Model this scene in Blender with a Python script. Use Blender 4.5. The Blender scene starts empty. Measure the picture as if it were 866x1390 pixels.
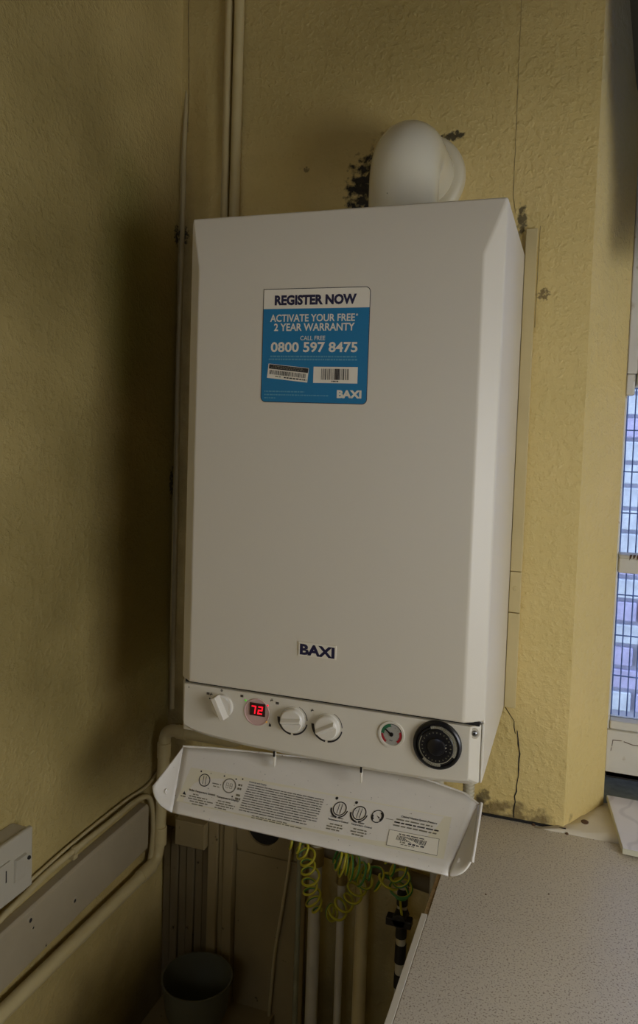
import bpy, bmesh, math, random
from mathutils import Vector, Matrix
random.seed(7)
C = bpy.context.scene.collection
sc = bpy.context.scene
V = Vector
PI = math.pi
# Units are metres.  Everything is laid out with z=0 at the boiler's top; at the
# end the whole place is lifted by LIFT so that the floor is at z=0.
LIFT = 1.857

# ------------------------------------------------------------ camera
cam = bpy.data.cameras.new('camera'); cam_o = bpy.data.objects.new('camera', cam)
C.objects.link(cam_o)
r = V((0.944867, 0.325866, 0.032224)); u = V((-0.048311, 0.041394, 0.997974)); f = V((-0.323872, 0.944509, -0.054855))
m = Matrix((r, u, -f)).transposed().to_4x4()
m.translation = V((0.5503, -1.3056, -0.3129 + LIFT))
cam_o.matrix_world = m
cam.sensor_fit = 'VERTICAL'; cam.sensor_height = 36.0
cam.lens = 1023.95 / 1390 * 36.0
cam.shift_y = -45.0 / 1390
cam.clip_start = 0.02
sc.camera = cam_o

# ------------------------------------------------------------ world, lights, exposure
w = bpy.data.worlds.new('world'); sc.world = w; w.use_nodes = True
bg = w.node_tree.nodes['Background']
bg.inputs[0].default_value = (0.56, 0.68, 1.0, 1); bg.inputs[1].default_value = 4.2

def area(name, loc, target, sx, sy, power, col):
    l = bpy.data.lights.new(name, 'AREA'); l.shape = 'RECTANGLE'; l.size = sx; l.size_y = sy
    l.energy = power; l.color = col
    o = bpy.data.objects.new(name, l); C.objects.link(o)
    o.location = V(loc) + V((0, 0, LIFT))
    o.rotation_euler = (V(target) - V(loc)).to_track_quat('-Z', 'Y').to_euler()
    return o
# daylight through the side window of the room (right wall, out of frame)
area('side_window_daylight', (1.595, -1.05, -0.50), (0.50, -0.52, -1.0), 0.78, 0.70, 7.9, (1.0, 0.92, 0.72))
# weak fill light added in a made-up opening behind the camera
area('rear_fill', (0.40, -2.69, -0.04), (0.1, 0.0, -0.75), 0.46, 0.48, 0.9, (1.0, 0.84, 0.58))
# daylight through the upper part of the back wall window
sc.view_settings.view_transform = 'Standard'; sc.view_settings.look = 'None'
sc.view_settings.gamma = 1.0; sc.view_settings.use_curve_mapping = False
sc.view_settings.exposure = -0.09

# ------------------------------------------------------------ materials
def nodes(m): return m.node_tree.nodes, m.node_tree.links
def mat(name, col, rough=.5, metal=0, spec=.5, bump=None, var=None, coat=0, emit=None, speck=None):
    """procedural material; bump=(scale, distance, detail), var=(scale, amount), speck=(scale, colour, threshold)"""
    m = bpy.data.materials.new(name); m.use_nodes = True
    N, L = nodes(m); b = N['Principled BSDF']
    b.inputs['Base Color'].default_value = (*col, 1); b.inputs['Roughness'].default_value = rough
    b.inputs['Metallic'].default_value = metal; b.inputs['Specular IOR Level'].default_value = spec
    b.inputs['Coat Weight'].default_value = coat
    if emit:
        b.inputs['Emission Color'].default_value = (*emit[0], 1); b.inputs['Emission Strength'].default_value = emit[1]
    tc = N.new('ShaderNodeTexCoord')
    last = None
    if var:
        n = N.new('ShaderNodeTexNoise'); n.inputs['Scale'].default_value = var[0]; n.inputs['Detail'].default_value = 5
        L.new(tc.outputs['Object'], n.inputs['Vector'])
        mx = N.new('ShaderNodeMix'); mx.data_type = 'RGBA'
        a = [c * (1 - var[1]) for c in col]; d = [min(1, c * (1 + var[1])) for c in col]
        mx.inputs['A'].default_value = (*a, 1); mx.inputs['B'].default_value = (*d, 1)
        L.new(n.outputs['Fac'], mx.inputs['Factor']); last = mx.outputs['Result']
    if speck:
        for i, (s_, c_, th) in enumerate(speck):
            n = N.new('ShaderNodeTexNoise'); n.inputs['Scale'].default_value = s_; n.inputs['Detail'].default_value = 3
            L.new(tc.outputs['Object'], n.inputs['Vector'])
            rp = N.new('ShaderNodeValToRGB'); rp.color_ramp.elements[0].position = th; rp.color_ramp.elements[1].position = th + .06
            L.new(n.outputs['Fac'], rp.inputs['Fac'])
            mx = N.new('ShaderNodeMix'); mx.data_type = 'RGBA'
            if last: L.new(last, mx.inputs['A'])
            else: mx.inputs['A'].default_value = (*col, 1)
            mx.inputs['B'].default_value = (*c_, 1)
            L.new(rp.outputs['Color'], mx.inputs['Factor']); last = mx.outputs['Result']
    if last: L.new(last, b.inputs['Base Color'])
    if bump:
        n = N.new('ShaderNodeTexNoise'); n.inputs['Scale'].default_value = bump[0]; n.inputs['Detail'].default_value = bump[2]
        L.new(tc.outputs['Object'], n.inputs['Vector'])
        bp = N.new('ShaderNodeBump'); bp.inputs['Distance'].default_value = bump[1]
        L.new(n.outputs['Fac'], bp.inputs['Height']); L.new(bp.outputs['Normal'], b.inputs['Normal'])
    return m

PAINT = (.73, .57, .235)
def wall_mat(name, spots):
    """cream paint over lumpy woodchip paper; spots = [(centre, radii, colour, strength, noise scale)] for mould, soot, dirt and shade put into the paint"""
    m = bpy.data.materials.new(name); m.use_nodes = True
    N, L = nodes(m); b = N['Principled BSDF']; b.inputs['Roughness'].default_value = .6
    b.inputs['Specular IOR Level'].default_value = .3
    tc = N.new('ShaderNodeTexCoord'); O = tc.outputs['Object']
    n = N.new('ShaderNodeTexNoise'); n.inputs['Scale'].default_value = 5; n.inputs['Detail'].default_value = 6
    L.new(O, n.inputs['Vector'])
    mx = N.new('ShaderNodeMix'); mx.data_type = 'RGBA'
    mx.inputs['A'].default_value = (PAINT[0]*.86, PAINT[1]*.88, PAINT[2]*.80, 1); mx.inputs['B'].default_value = (PAINT[0]*1.1, PAINT[1]*1.08, PAINT[2]*1.1, 1)
    L.new(n.outputs['Fac'], mx.inputs['Factor']); last = mx.outputs['Result']
    for cen, rad, colr, st, ns in spots:
        mp = N.new('ShaderNodeMapping'); mp.vector_type = 'POINT'
        mp.inputs['Location'].default_value = [-cen[i]/rad[i] for i in range(3)]
        mp.inputs['Scale'].default_value = [1/rad[i] for i in range(3)]
        L.new(O, mp.inputs['Vector'])
        ln = N.new('ShaderNodeVectorMath'); ln.operation = 'LENGTH'; L.new(mp.outputs['Vector'], ln.inputs[0])
        fall = N.new('ShaderNodeMapRange'); fall.inputs['From Min'].default_value = .25; fall.inputs['From Max'].default_value = 1.0
        fall.inputs['To Min'].default_value = 1; fall.inputs['To Max'].default_value = 0; fall.interpolation_type = 'SMOOTHSTEP'
        L.new(ln.outputs['Value'], fall.inputs['Value'])
        nn = N.new('ShaderNodeTexNoise'); nn.inputs['Scale'].default_value = ns; nn.inputs['Detail'].default_value = 4
        L.new(O, nn.inputs['Vector'])
        hard = ns > 30
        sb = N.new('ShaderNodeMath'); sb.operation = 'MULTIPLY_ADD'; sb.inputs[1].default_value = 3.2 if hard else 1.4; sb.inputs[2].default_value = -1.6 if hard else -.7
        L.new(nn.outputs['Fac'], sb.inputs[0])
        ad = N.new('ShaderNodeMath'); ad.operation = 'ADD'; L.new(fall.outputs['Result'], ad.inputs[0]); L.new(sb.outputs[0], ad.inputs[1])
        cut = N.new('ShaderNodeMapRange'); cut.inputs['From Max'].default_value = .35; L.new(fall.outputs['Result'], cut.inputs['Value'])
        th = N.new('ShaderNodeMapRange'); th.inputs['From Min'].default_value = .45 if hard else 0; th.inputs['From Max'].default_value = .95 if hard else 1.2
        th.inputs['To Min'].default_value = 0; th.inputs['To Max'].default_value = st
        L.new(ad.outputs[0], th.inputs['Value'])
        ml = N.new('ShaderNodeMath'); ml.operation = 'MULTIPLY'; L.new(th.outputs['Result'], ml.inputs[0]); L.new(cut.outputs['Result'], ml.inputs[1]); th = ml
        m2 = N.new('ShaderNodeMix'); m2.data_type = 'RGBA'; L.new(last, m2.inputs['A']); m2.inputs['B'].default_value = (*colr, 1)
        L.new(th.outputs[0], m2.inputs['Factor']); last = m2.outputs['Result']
    L.new(last, b.inputs['Base Color'])
    n1 = N.new('ShaderNodeTexNoise'); n1.inputs['Scale'].default_value = 78; n1.inputs['Detail'].default_value = 4; n1.inputs['Roughness'].default_value = .6
    n2 = N.new('ShaderNodeTexNoise'); n2.inputs['Scale'].default_value = 170; n2.inputs['Detail'].default_value = 3
    L.new(O, n1.inputs['Vector']); L.new(O, n2.inputs['Vector'])
    rp = N.new('ShaderNodeMapRange'); rp.inputs['From Min'].default_value = .38; rp.inputs['From Max'].default_value = .80; rp.interpolation_type = 'SMOOTHSTEP'
    L.new(n1.outputs['Fac'], rp.inputs['Value'])
    ad = N.new('ShaderNodeMath'); ad.operation = 'MULTIPLY_ADD'; ad.inputs[1].default_value = .35
    L.new(n2.outputs['Fac'], ad.inputs[0]); L.new(rp.outputs['Result'], ad.inputs[2])
    bp = N.new('ShaderNodeBump'); bp.inputs['Distance'].default_value = .0022; bp.inputs['Strength'].default_value = .75
    L.new(ad.outputs[0], bp.inputs['Height']); L.new(bp.outputs['Normal'], b.inputs['Normal'])
    return m

SOOT = (.02, .018, .014); MOULD = (.30, .25, .08); GRIME = (.24, .175, .07)
M = {}
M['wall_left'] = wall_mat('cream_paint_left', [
    ((-.2, -.30, -.30), (.3, .75, 1.3), (.215, .165, .052), .98, 3), ((-.2, -.03, -.55), (.3, .17, .75), MOULD, .8, 7), ((-.2, -.16, -.05), (.3, .13, .28), (.24, .23, .06), .6, 9),  # first spot: olive dirt plus shade painted in to dim the whole wall
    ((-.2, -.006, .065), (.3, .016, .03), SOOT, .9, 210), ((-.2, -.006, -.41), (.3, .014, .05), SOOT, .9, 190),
    ((-.2, -.03, -1.0), (.3, .15, .25), GRIME, .7, 12), ((-.2, -.25, -1.5), (.3, .6, .40), (.14, .11, .045), .9, 6)])  # last spot paints in the shade low on the wall around the waste pipe
M['wall_back'] = wall_mat('cream_paint_back', [
    ((.15, 0, .50), (.75, .3, .46), (.36, .28, .10), .85, 3),  # upper wall darkened in the paint, standing in for light falloff
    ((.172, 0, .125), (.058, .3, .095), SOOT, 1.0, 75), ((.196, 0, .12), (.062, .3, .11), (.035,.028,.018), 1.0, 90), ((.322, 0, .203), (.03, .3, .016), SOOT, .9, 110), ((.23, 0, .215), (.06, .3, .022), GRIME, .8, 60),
    ((.443, 0, .055), (.014, .3, .04), SOOT, .8, 110), ((.483, 0, -.066), (.016, .3, .016), GRIME, 1.0, 190),
    ((.06, 0, .17), (.009, .3, .009), SOOT, .6, 170), ((-.165, 0, .2), (.05, .3, .25), (.30, .20, .045), .6, 9),
    ((-.19, 0, -.2), (.045, .3, .6), GRIME, .8, 14), ((-.19, 0, .066), (.02, .3, .03), SOOT, .9, 200), ((-.19, 0, -.9), (.06, .3, .35), GRIME, .9, 14),
    ((.45, 0, -.945), (.16, .3, .03), GRIME, .9, 45), ((.422, 0, -.93), (.02, .3, .03), SOOT, .7, 90),
    ((.05, 0, -1.5), (.50, .3, .60), (.085, .065, .03), .95, 5)])  # shade of the gap below the boiler, painted into the wall colour
M['plain_wall'] = wall_mat('cream_paint_room', [])
M['front_wall'] = mat('dull_brown_wall', (.30, .24, .14), .8, var=(6,.2))
M['ceiling'] = mat('ceiling_paint', (.22, .19, .13), .8, bump=(60, .001, 3))
M['floor'] = mat('floor_lino', (.07, .055, .04), .5, var=(8, .3))
M['enamel'] = mat('white_enamel', (.69, .640, .52), .42, coat=0, bump=(900, .00006, 1), var=(3, .02))
M['panel'] = mat('white_moulding', (.68, .635, .52), .42, var=(40, .02))
M['flap'] = mat('flap_plastic', (.74, .70, .615), .35, var=(60, .035), speck=[(260, (.30, .27, .22), .70)])
M['knob'] = mat('knob_plastic', (.74, .70, .60), .25, coat=.5)
M['dark'] = mat('black_plastic', (.008, .008, .010), .3)
M['dark_matt'] = mat('black_gap', (.01, .009, .008), .8)
M['ink'] = mat('black_ink', (.02, .018, .02), .5)
M['greyink'] = mat('grey_ink', (.19, .175, .12), .6)
M['fine'] = mat('fine_print', (.11, .10, .075), .6)
M['seam'] = mat('paper_seam', (.24, .185, .075), .7)
M['navy'] = mat('navy_ink', (.006, .005, .045), .45)
M['paper'] = mat('label_paper', (.72, .67, .50), .55)
M['stick_white'] = mat('sticker_white', (.78, .73, .60), .4)
M['blue'] = mat('sticker_blue', (.0, .17, .36), .35)
M['paleblue'] = mat('sticker_fine_print', (.10, .30, .42), .4)
M['bluewhite'] = mat('sticker_print', (.72, .68, .56), .4)
M['steel'] = mat('screw_steel', (.35, .36, .36), .35, metal=.9)
M['led_red'] = mat('red_digits', (.5, .0, .01), .4, emit=((1, .01, .03), 1.1))
M['led_green'] = mat('green_lamp', (.05, .4, .02), .4, emit=((.12, .9, .02), .35))
M['led_amber'] = mat('amber_lamp', (.5, .3, .02), .4, emit=((1, .45, .02), .4))
M['display'] = mat('display_window', (.035, .012, .012), .15)
M['glow_disc'] = mat('display_lens', (.62, .42, .38), .25, coat=.3)
M['red'] = mat('gauge_red', (.35, .01, .02), .5); M['green'] = mat('gauge_green', (.02, .14, .06), .5)
M['face'] = mat('gauge_face', (.34, .33, .28), .5)
M['pins'] = mat('timer_pins', (.40, .38, .29), .35)
M['flue'] = mat('flue_white', (.76, .72, .56), .2, coat=.4)
M['collar'] = mat('collar_cream', (.66, .60, .42), .45)
M['pipe'] = mat('painted_pipe_cream', (.55, .45, .22), .45, var=(25, .12), bump=(80, .0004, 2))
M['pipe_white'] = mat('painted_pipe_white', (.52, .48, .36), .45, var=(30, .2))
M['copper'] = mat('copper_pipe', (.30, .30, .20), .4, metal=.35, var=(25, .4))
M['brass'] = mat('brass', (.32, .24, .09), .4, metal=.7)
M['cable'] = mat('painted_cable', (.44, .36, .18), .5, var=(40, .15))
M['board'] = mat('painted_board', (.36, .30, .19), .5, var=(14, .12), bump=(50, .0006, 3), speck=[(45, (.18, .14, .08), .74)])
M['wood'] = mat('painted_wood_dingy', (.28, .215, .10), .6, var=(10, .25), bump=(30, .0008, 3), speck=[(60, (.06, .045, .02), .70)])
M['darkwood'] = mat('dirty_boarding', (.17, .13, .065), .7, var=(8, .35), bump=(30, .001, 3), speck=[(50, (.02, .016, .01), .68)])
M['spur'] = mat('white_electrical_plastic', (.44, .40, .30), .35, var=(20, .04))
M['yellow'] = mat('earth_yellow', (.50, .45, .03), .35); M['greenw'] = mat('earth_green', (.05, .20, .04), .35)
M['laminate'] = mat('speckled_laminate', (.60, .54, .43), .33, var=(9, .07),
    speck=[(420, (.30, .24, .18), .56), (330, (.66, .60, .50), .62), (95, (.10, .08, .06), .77)])
M['strip'] = mat('edge_strip', (.62, .57, .46), .4, speck=[(200, (.2, .17, .12), .72)])
M['chip'] = mat('bare_chipboard', (.30, .19, .07), .85, var=(150, .5), bump=(250, .001, 3))
M['plaster'] = mat('sill_plaster', (.72, .65, .50), .7, var=(14, .12), bump=(50, .0015, 4), speck=[(45, (.30, .22, .11), .72)])
M['cabinet'] = mat('cabinet_melamine', (.5, .46, .38), .45)
M['sash'] = mat('sash_gloss_paint', (.68, .66, .58), .35, var=(18, .1), bump=(35, .001, 3), speck=[(28, (.42, .34, .2), .64), (70, (.12, .10, .06), .76)])
M['stone'] = mat('wet_stone_sill', (.22, .25, .22), .5, var=(60, .5), bump=(90, .001, 3))
M['wire'] = mat('mesh_wire', (.17, .25, .50), .5)
M['mortar'] = mat('mortar', (.45, .47, .60), .9, bump=(60, .003, 3))
M['trunk'] = mat('painted_trunking', (.60, .49, .24), .5, var=(14,.10), bump=(60,.0006,3))
M['tape'] = mat('black_tape', (.012, .011, .01), .5)
M['blind'] = mat('dark_blind_cloth', (.055, .055, .04), .85, var=(20, .15))
M['bucket'] = mat('dull_enamel_bowl', (.10, .10, .065), .5)
M['rust'] = mat('rust', (.10, .05, .02), .8)
BR = [mat('brick_paint_white', (.60, .66, .82), .8, var=(22, .45), bump=(50, .004, 4)),
      mat('brick_paint_lilac', (.48, .46, .66), .8, var=(22, .4), bump=(50, .004, 4)),
      mat('brick_bare_pink', (.46, .28, .36), .9, var=(22, .4), bump=(50, .004, 4))]
# glazing: clear pane that lets daylight through
g = bpy.data.materials.new('window_glass'); g.use_nodes = True; N, L = nodes(g)
for n in list(N):
    if n.type == 'BSDF_PRINCIPLED': N.remove(n)
tr = N.new('ShaderNodeBsdfTransparent'); tr.inputs[0].default_value = (.93, .95, .98, 1); gl = N.new('ShaderNodeBsdfGlossy'); gl.inputs['Roughness'].default_value = .03
fr = N.new('ShaderNodeFresnel'); fr.inputs[0].default_value = 1.3; mxs = N.new('ShaderNodeMixShader')
L.new(fr.outputs[0], mxs.inputs[0]); L.new(tr.outputs[0], mxs.inputs[1]); L.new(gl.outputs[0], mxs.inputs[2])
L.new(mxs.outputs[0], N['Material Output'].inputs[0]); M['glass'] = g
# glazed tile with a faint marbled pattern
t = mat('glazed_tile', (.80, .79, .82), .12, coat=.6); N, L = nodes(t)
tc = N.new('ShaderNodeTexCoord'); wv = N.new('ShaderNodeTexWave'); wv.inputs['Scale'].default_value = 9; wv.inputs['Distortion'].default_value = 9; wv.inputs['Detail'].default_value = 2; wv.inputs['Detail Scale'].default_value = 1.2
rp = N.new('ShaderNodeValToRGB'); rp.color_ramp.elements[0].position = 0; rp.color_ramp.elements[0].color = (.70, .68, .73, 1); rp.color_ramp.elements[1].position = .16; rp.color_ramp.elements[1].color = (.82, .80, .84, 1)
L.new(tc.outputs['Object'], wv.inputs['Vector']); L.new(wv.outputs['Fac'], rp.inputs['Fac']); L.new(rp.outputs['Color'], N['Principled BSDF'].inputs['Base Color'])
M['tile'] = t
M['tile_edge'] = mat('tile_edge', (.62, .60, .46), .6)

# ------------------------------------------------------------ geometry helpers
class MB:
    def __init__(s): s.v = []; s.f = []; s.mi = []; s.mats = []
    def _m(s, m):
        if m not in s.mats: s.mats.append(m)
        return s.mats.index(m)
    def add(s, vs, fs, m):
        o = len(s.v); k = s._m(m); s.v += [V(a) for a in vs]
        for q in fs: s.f.append([o + i for i in q]); s.mi.append(k)
        return s
    def box(s, lo, hi, m):
        x0, y0, z0 = lo; x1, y1, z1 = hi
        vs = [(x0,y0,z0),(x1,y0,z0),(x1,y1,z0),(x0,y1,z0),(x0,y0,z1),(x1,y0,z1),(x1,y1,z1),(x0,y1,z1)]
        return s.add(vs, [(0,3,2,1),(4,5,6,7),(0,1,5,4),(1,2,6,5),(2,3,7,6),(3,0,4,7)], m)
    def hexa(s, a, b, m):            # two quads (four points each) joined
        return s.add(list(a) + list(b), [(3,2,1,0),(4,5,6,7),(0,1,5,4),(1,2,6,5),(2,3,7,6),(3,0,4,7)], m)
    def prism(s, poly, z0, z1, m):   # plan polygon extruded in z
        n = len(poly)
        vs = [(x, y, z0) for x, y in poly] + [(x, y, z1) for x, y in poly]
        return s.add(vs, [tuple(range(n))[::-1], tuple(range(n, 2*n))] + [(i, (i+1) % n, n+(i+1) % n, n+i) for i in range(n)], m)
    def loft(s, loops, m, cap0=True, cap1=True):
        n = len(loops[0]); vs = [p for l in loops for p in l]; fs = []
        for k in range(len(loops)-1):
            for i in range(n): fs.append((k*n+i, k*n+(i+1) % n, (k+1)*n+(i+1) % n, (k+1)*n+i))
        if cap0: fs.append(tuple(range(n))[::-1])
        if cap1: fs.append(tuple(range((len(loops)-1)*n, len(loops)*n)))
        return s.add(vs, fs, m)
    def lathe(s, prof, org, axis, m, n=32, cap=True):   # prof: (distance along axis, radius)
        ax = V(axis).normalized(); t = V((0,0,1)) if abs(ax.z) < .9 else V((1,0,0)); a = ax.cross(t).normalized(); b = ax.cross(a)
        org = V(org)
        loops = [[org + ax*d + (a*math.cos(2*PI*i/n) + b*math.sin(2*PI*i/n))*r_ for i in range(n)] for d, r_ in prof]
        return s.loft(loops, m, cap, cap)
    def tube(s, path, r_, m, n=12, m2=None, twist=0.0):
        P = [V(p) for p in path]; k = s._m(m); k2 = s._m(m2) if m2 else k; o = len(s.v)
        T = [(P[min(i+1, len(P)-1)] - P[max(i-1, 0)]).normalized() for i in range(len(P))]
        ref = V((0,0,1)) if abs(T[0].z) < .9 else V((1,0,0)); nrm = T[0].cross(ref).normalized()
        for i, p_ in enumerate(P):
            nrm = (nrm - T[i]*nrm.dot(T[i])).normalized(); b = T[i].cross(nrm)
            rr = r_[i] if isinstance(r_, (list, tuple)) else r_
            for j in range(n):
                a = 2*PI*j/n + twist*i
                s.v.append(p_ + (nrm*math.cos(a) + b*math.sin(a))*rr)
        for i in range(len(P)-1):
            for j in range(n):
                s.f.append([o+i*n+j, o+i*n+(j+1) % n, o+(i+1)*n+(j+1) % n, o+(i+1)*n+j]); s.mi.append(k2 if m2 and j < n//2 else k)
        s.f.append([o+j for j in range(n)][::-1]); s.mi.append(k)
        s.f.append([o+(len(P)-1)*n+j for j in range(n)]); s.mi.append(k)
        return s
    def quadf(s, F, a0, a1, b0, b1, m, h=0):  # flat print patch on a mapped surface
        return s.add([F(a0,b0,h), F(a1,b0,h), F(a1,b1,h), F(a0,b1,h)], [(0,1,2,3)], m)
    def polyf(s, F, pts, m, h=0):
        return s.add([F(a, b, h) for a, b in pts], [tuple(range(len(pts)))], m)
    def arcf(s, F, cx, cy, r0, r1, a0, a1, m, h=0, n=24, asp=1.0):
        vs = []
        for i in range(n+1):
            a = math.radians(a0 + (a1-a0)*i/n)
            for rr in (r0, r1): vs.append(F(cx + rr*math.cos(a), cy + rr*asp*math.sin(a), h))
        return s.add(vs, [(2*i, 2*i+1, 2*i+3, 2*i+2) for i in range(n)], m)
    def text(s, body, F, a0, a1, b0, b1, m, h=0, bold=.0, shear=0):
        """lettering fitted to the box a0..a1, b0..b1 of a mapped surface"""
        cu = bpy.data.curves.new('lettering', 'FONT'); cu.body = body; cu.offset = bold; cu.resolution_u = 3
        ob = bpy.data.objects.new('lettering', cu); C.objects.link(ob)
        bpy.context.view_layer.update()
        me = bpy.data.meshes.new_from_object(ob.evaluated_get(bpy.context.evaluated_depsgraph_get()))
        xs = [v.co.x for v in me.vertices]; ys = [v.co.y for v in me.vertices]
        X0, X1, Y0, Y1 = min(xs), max(xs), min(ys), max(ys)
        vs = [F(a0 + (v.co.x-X0)/(X1-X0)*(a1-a0), b0 + (v.co.y-Y0)/(Y1-Y0)*(b1-b0), h) for v in me.vertices]
        s.add(vs, [tuple(p_.vertices) for p_ in me.polygons], m)
        bpy.data.objects.remove(ob); bpy.data.curves.remove(cu); bpy.data.meshes.remove(me)
        return s
    def build(s, name, parent=None, smooth=30, bevel=None, solid=None, fixn=True, seg=2):
        me = bpy.data.meshes.new(name); me.from_pydata([tuple(v) for v in s.v], [], s.f)
        for m_ in s.mats: me.materials.append(M[m_] if isinstance(m_, str) else m_)
        me.polygons.foreach_set('material_index', s.mi)
        if fixn:
            bm = bmesh.new(); bm.from_mesh(me); bmesh.ops.recalc_face_normals(bm, faces=bm.faces); bm.to_mesh(me); bm.free()
        if smooth:
            me.polygons.foreach_set('use_smooth', [True]*len(me.polygons))
            me.set_sharp_from_angle(angle=math.radians(smooth))
        me.update()
        o = bpy.data.objects.new(name, me); C.objects.link(o)
        if parent is not None:
            o.parent = parent
            q = V((0,0,0)); a = parent
            while a is not None: q += a.location; a = a.parent
            o.location = -q          # meshes are written in room coordinates
        if solid:
            d = o.modifiers.new('thickness', 'SOLIDIFY'); d.thickness = solid; d.offset = 0
        if bevel:
            d = o.modifiers.new('bevel', 'BEVEL'); d.width = bevel; d.segments = seg; d.limit_method = 'ANGLE'; d.angle_limit = math.radians(18)
            d.harden_normals = True
        return o

def tag(o, label, cat, group=None):
    o['label'] = label; o['category'] = cat
    if group: o['group'] = group
    return o
def thing(name, label, cat, loc, group=None):
    o = bpy.data.objects.new(name, None); C.objects.link(o); o.location = loc; o.empty_display_size = .05
    return tag(o, label, cat, group)
def struct(o): o['kind'] = 'structure'; return o
def smoothpath(pts, k=8):
    P = [V(p) for p in pts]; P = [P[0]*2-P[1]] + P + [P[-1]*2-P[-2]]; out = []
    for i in range(1, len(P)-2):
        for j in range(k):
            t_ = j/k; a, b, c, d = P[i-1:i+3]
            out.append(.5*((2*b) + (c-a)*t_ + (2*a-5*b+4*c-d)*t_*t_ + (3*b-a-3*c+d)*t_**3))
    out.append(P[-2]); return out
def bend(a, b, c, rad, k=8):      # rounded corner at b
    a, b, c = V(a), V(b), V(c); d1 = (a-b).normalized(); d2 = (c-b).normalized()
    s_ = b + d1*rad; e = b + d2*rad
    return [s_.lerp(b, t/k).lerp(b.lerp(e, t/k), t/k) for t in range(k+1)]

FL = -LIFT; CE = 1.05
# ------------------------------------------------------------ the room
b = MB(); OX, OY = .556, .0
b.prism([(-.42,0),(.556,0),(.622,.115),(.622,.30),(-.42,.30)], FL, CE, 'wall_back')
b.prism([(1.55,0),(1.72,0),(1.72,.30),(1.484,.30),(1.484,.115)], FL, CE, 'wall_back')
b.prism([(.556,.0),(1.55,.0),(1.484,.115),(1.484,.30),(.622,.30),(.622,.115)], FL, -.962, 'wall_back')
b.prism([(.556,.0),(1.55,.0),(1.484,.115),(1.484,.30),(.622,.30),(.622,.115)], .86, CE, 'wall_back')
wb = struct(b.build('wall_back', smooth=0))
# hairline cracks and paper seams in the back wall
def ribbon(pts, w0, name, mt='dark_matt', jit=.0012):
    P = []
    for i in range(len(pts)-1):
        a, c = V(pts[i]), V(pts[i+1]); n = max(1, int((c-a).length/.008))
        for j in range(n): P.append(a.lerp(c, j/n) + V((random.uniform(-jit, jit), 0, 0)))
    P.append(V(pts[-1])); vs = []; fs = []
    for i, p_ in enumerate(P):
        ww = w0*random.uniform(.5, 1.2); vs += [(p_.x-ww, -.0006, p_.z), (p_.x+ww, -.0006, p_.z), (p_.x+ww, .002, p_.z), (p_.x-ww, .002, p_.z)]
    for i in range(len(P)-1):
        for j in range(4): fs.append((4*i+j, 4*i+(j+1) % 4, 4*i+4+(j+1) % 4, 4*i+4+j))
    return MB().add(vs, fs, mt).build(name, wb, smooth=0)
ribbon([(.453,0,-.763),(.462,0,-.775),(.468,0,-.785),(.471,0,-.806)], .0008, 'crack')
ribbon([(.474,0,-.800),(.477,0,-.815),(.480,0,-.848),(.478,0,-.887),(.4755,0,-.915),(.475,0,-.952)], .0012, 'crack')
ribbon([(.426,0,.62),(.426,0,.412),(.4268,0,.20),(.427,0,.098),(.432,0,.068)], .0004, 'crack', 'seam', .0004)
ribbon([(-.189,0,.60),(-.188,0,.45),(-.186,0,.41),(-.184,0,.33),(-.184,0,.26)], .0010, 'crack', 'seam', .0006)
ribbon([(.4725,0,.045),(.4715,0,-.066),(.4712,0,-.12)], .0004, 'crack', 'seam', .0004)

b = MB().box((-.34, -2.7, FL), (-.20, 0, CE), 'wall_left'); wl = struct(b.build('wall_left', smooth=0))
b = MB()   # right wall with a side window opening
x0, x1 = 1.6, 1.72
b.box((x0,-2.7,FL),(x1,-1.46,CE),'plain_wall'); b.box((x0,-.64,FL),(x1,0,CE),'plain_wall')
b.box((x0,-1.46,FL),(x1,-.64,-.90),'plain_wall'); b.box((x0,-1.46,-.11),(x1,-.64,CE),'plain_wall')
struct(b.build('wall_right', smooth=0))
b = MB(); b.box((-.34,-2.84,FL),(.15,-2.7,CE),'front_wall'); b.box((.65,-2.84,FL),(1.72,-2.7,CE),'front_wall'); b.box((.15,-2.84,FL),(.65,-2.7,-.30),'front_wall'); b.box((.15,-2.84,.22),(.65,-2.7,CE),'front_wall')  # opening added to hold the rear fill light
struct(b.build('wall_front', smooth=0))
struct(MB().box((-.42,-2.84,CE),(1.72,.30,CE+.1),'ceiling').build('ceiling', smooth=0))
struct(MB().box((-.42,-2.84,FL-.1),(1.72,.30,FL),'floor').build('floor', smooth=0))

# ------------------------------------------------------------ the back wall window
# upper sash nearer the room (with a horn), lower sash behind it
b = MB()
ZB, ZT = -.955, .86
b.box((.600,.195,ZB),(.622,.29,ZT),'sash'); b.box((1.484,.195,ZB),(1.506,.29,ZT),'sash')
win = struct(b.build('window_1', bevel=.002))
b = MB()
b.box((.6225,.118,-.185),(.640,.150,ZT),'sash'); b.box((.640,.124,-.160),(.647,.144,ZT),'sash')
b.box((1.468,.118,-.185),(1.4835,.150,ZT),'sash'); b.box((.640,.118,.80),(1.468,.150,ZT),'sash')
b.box((.640,.118,-.205),(1.468,.150,-.160),'sash')
b.prism([(.6225,.118),(.637,.118),(.637,.145),(.6225,.145)], -.222, -.185, 'sash')   # the horn
b.build('upper_sash', win, bevel=.003)
MB().box((.644,.133,-.161),(1.47,.136,.801),'glass').build('upper_pane', win, smooth=0)
b = MB()
b.box((.615,.155,-.90),(.6275,.190,-.205),'sash'); b.box((1.478,.155,-.90),(1.489,.190,-.205),'sash')
b.box((.6275,.155,-.205),(1.478,.190,-.165),'sash')
b.box((.6275,.152,-.540),(1.478,.190,-.512),'sash')     # glazing bar
b.box((.6275,.146,-.512),(1.478,.190,-.506),'sash')
b.box((.6225,.146,-.915),(1.4835,.190,-.828),'sash')    # bottom rail
b.box((.6275,.152,-.828),(1.478,.19,-.812),'sash')
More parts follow.
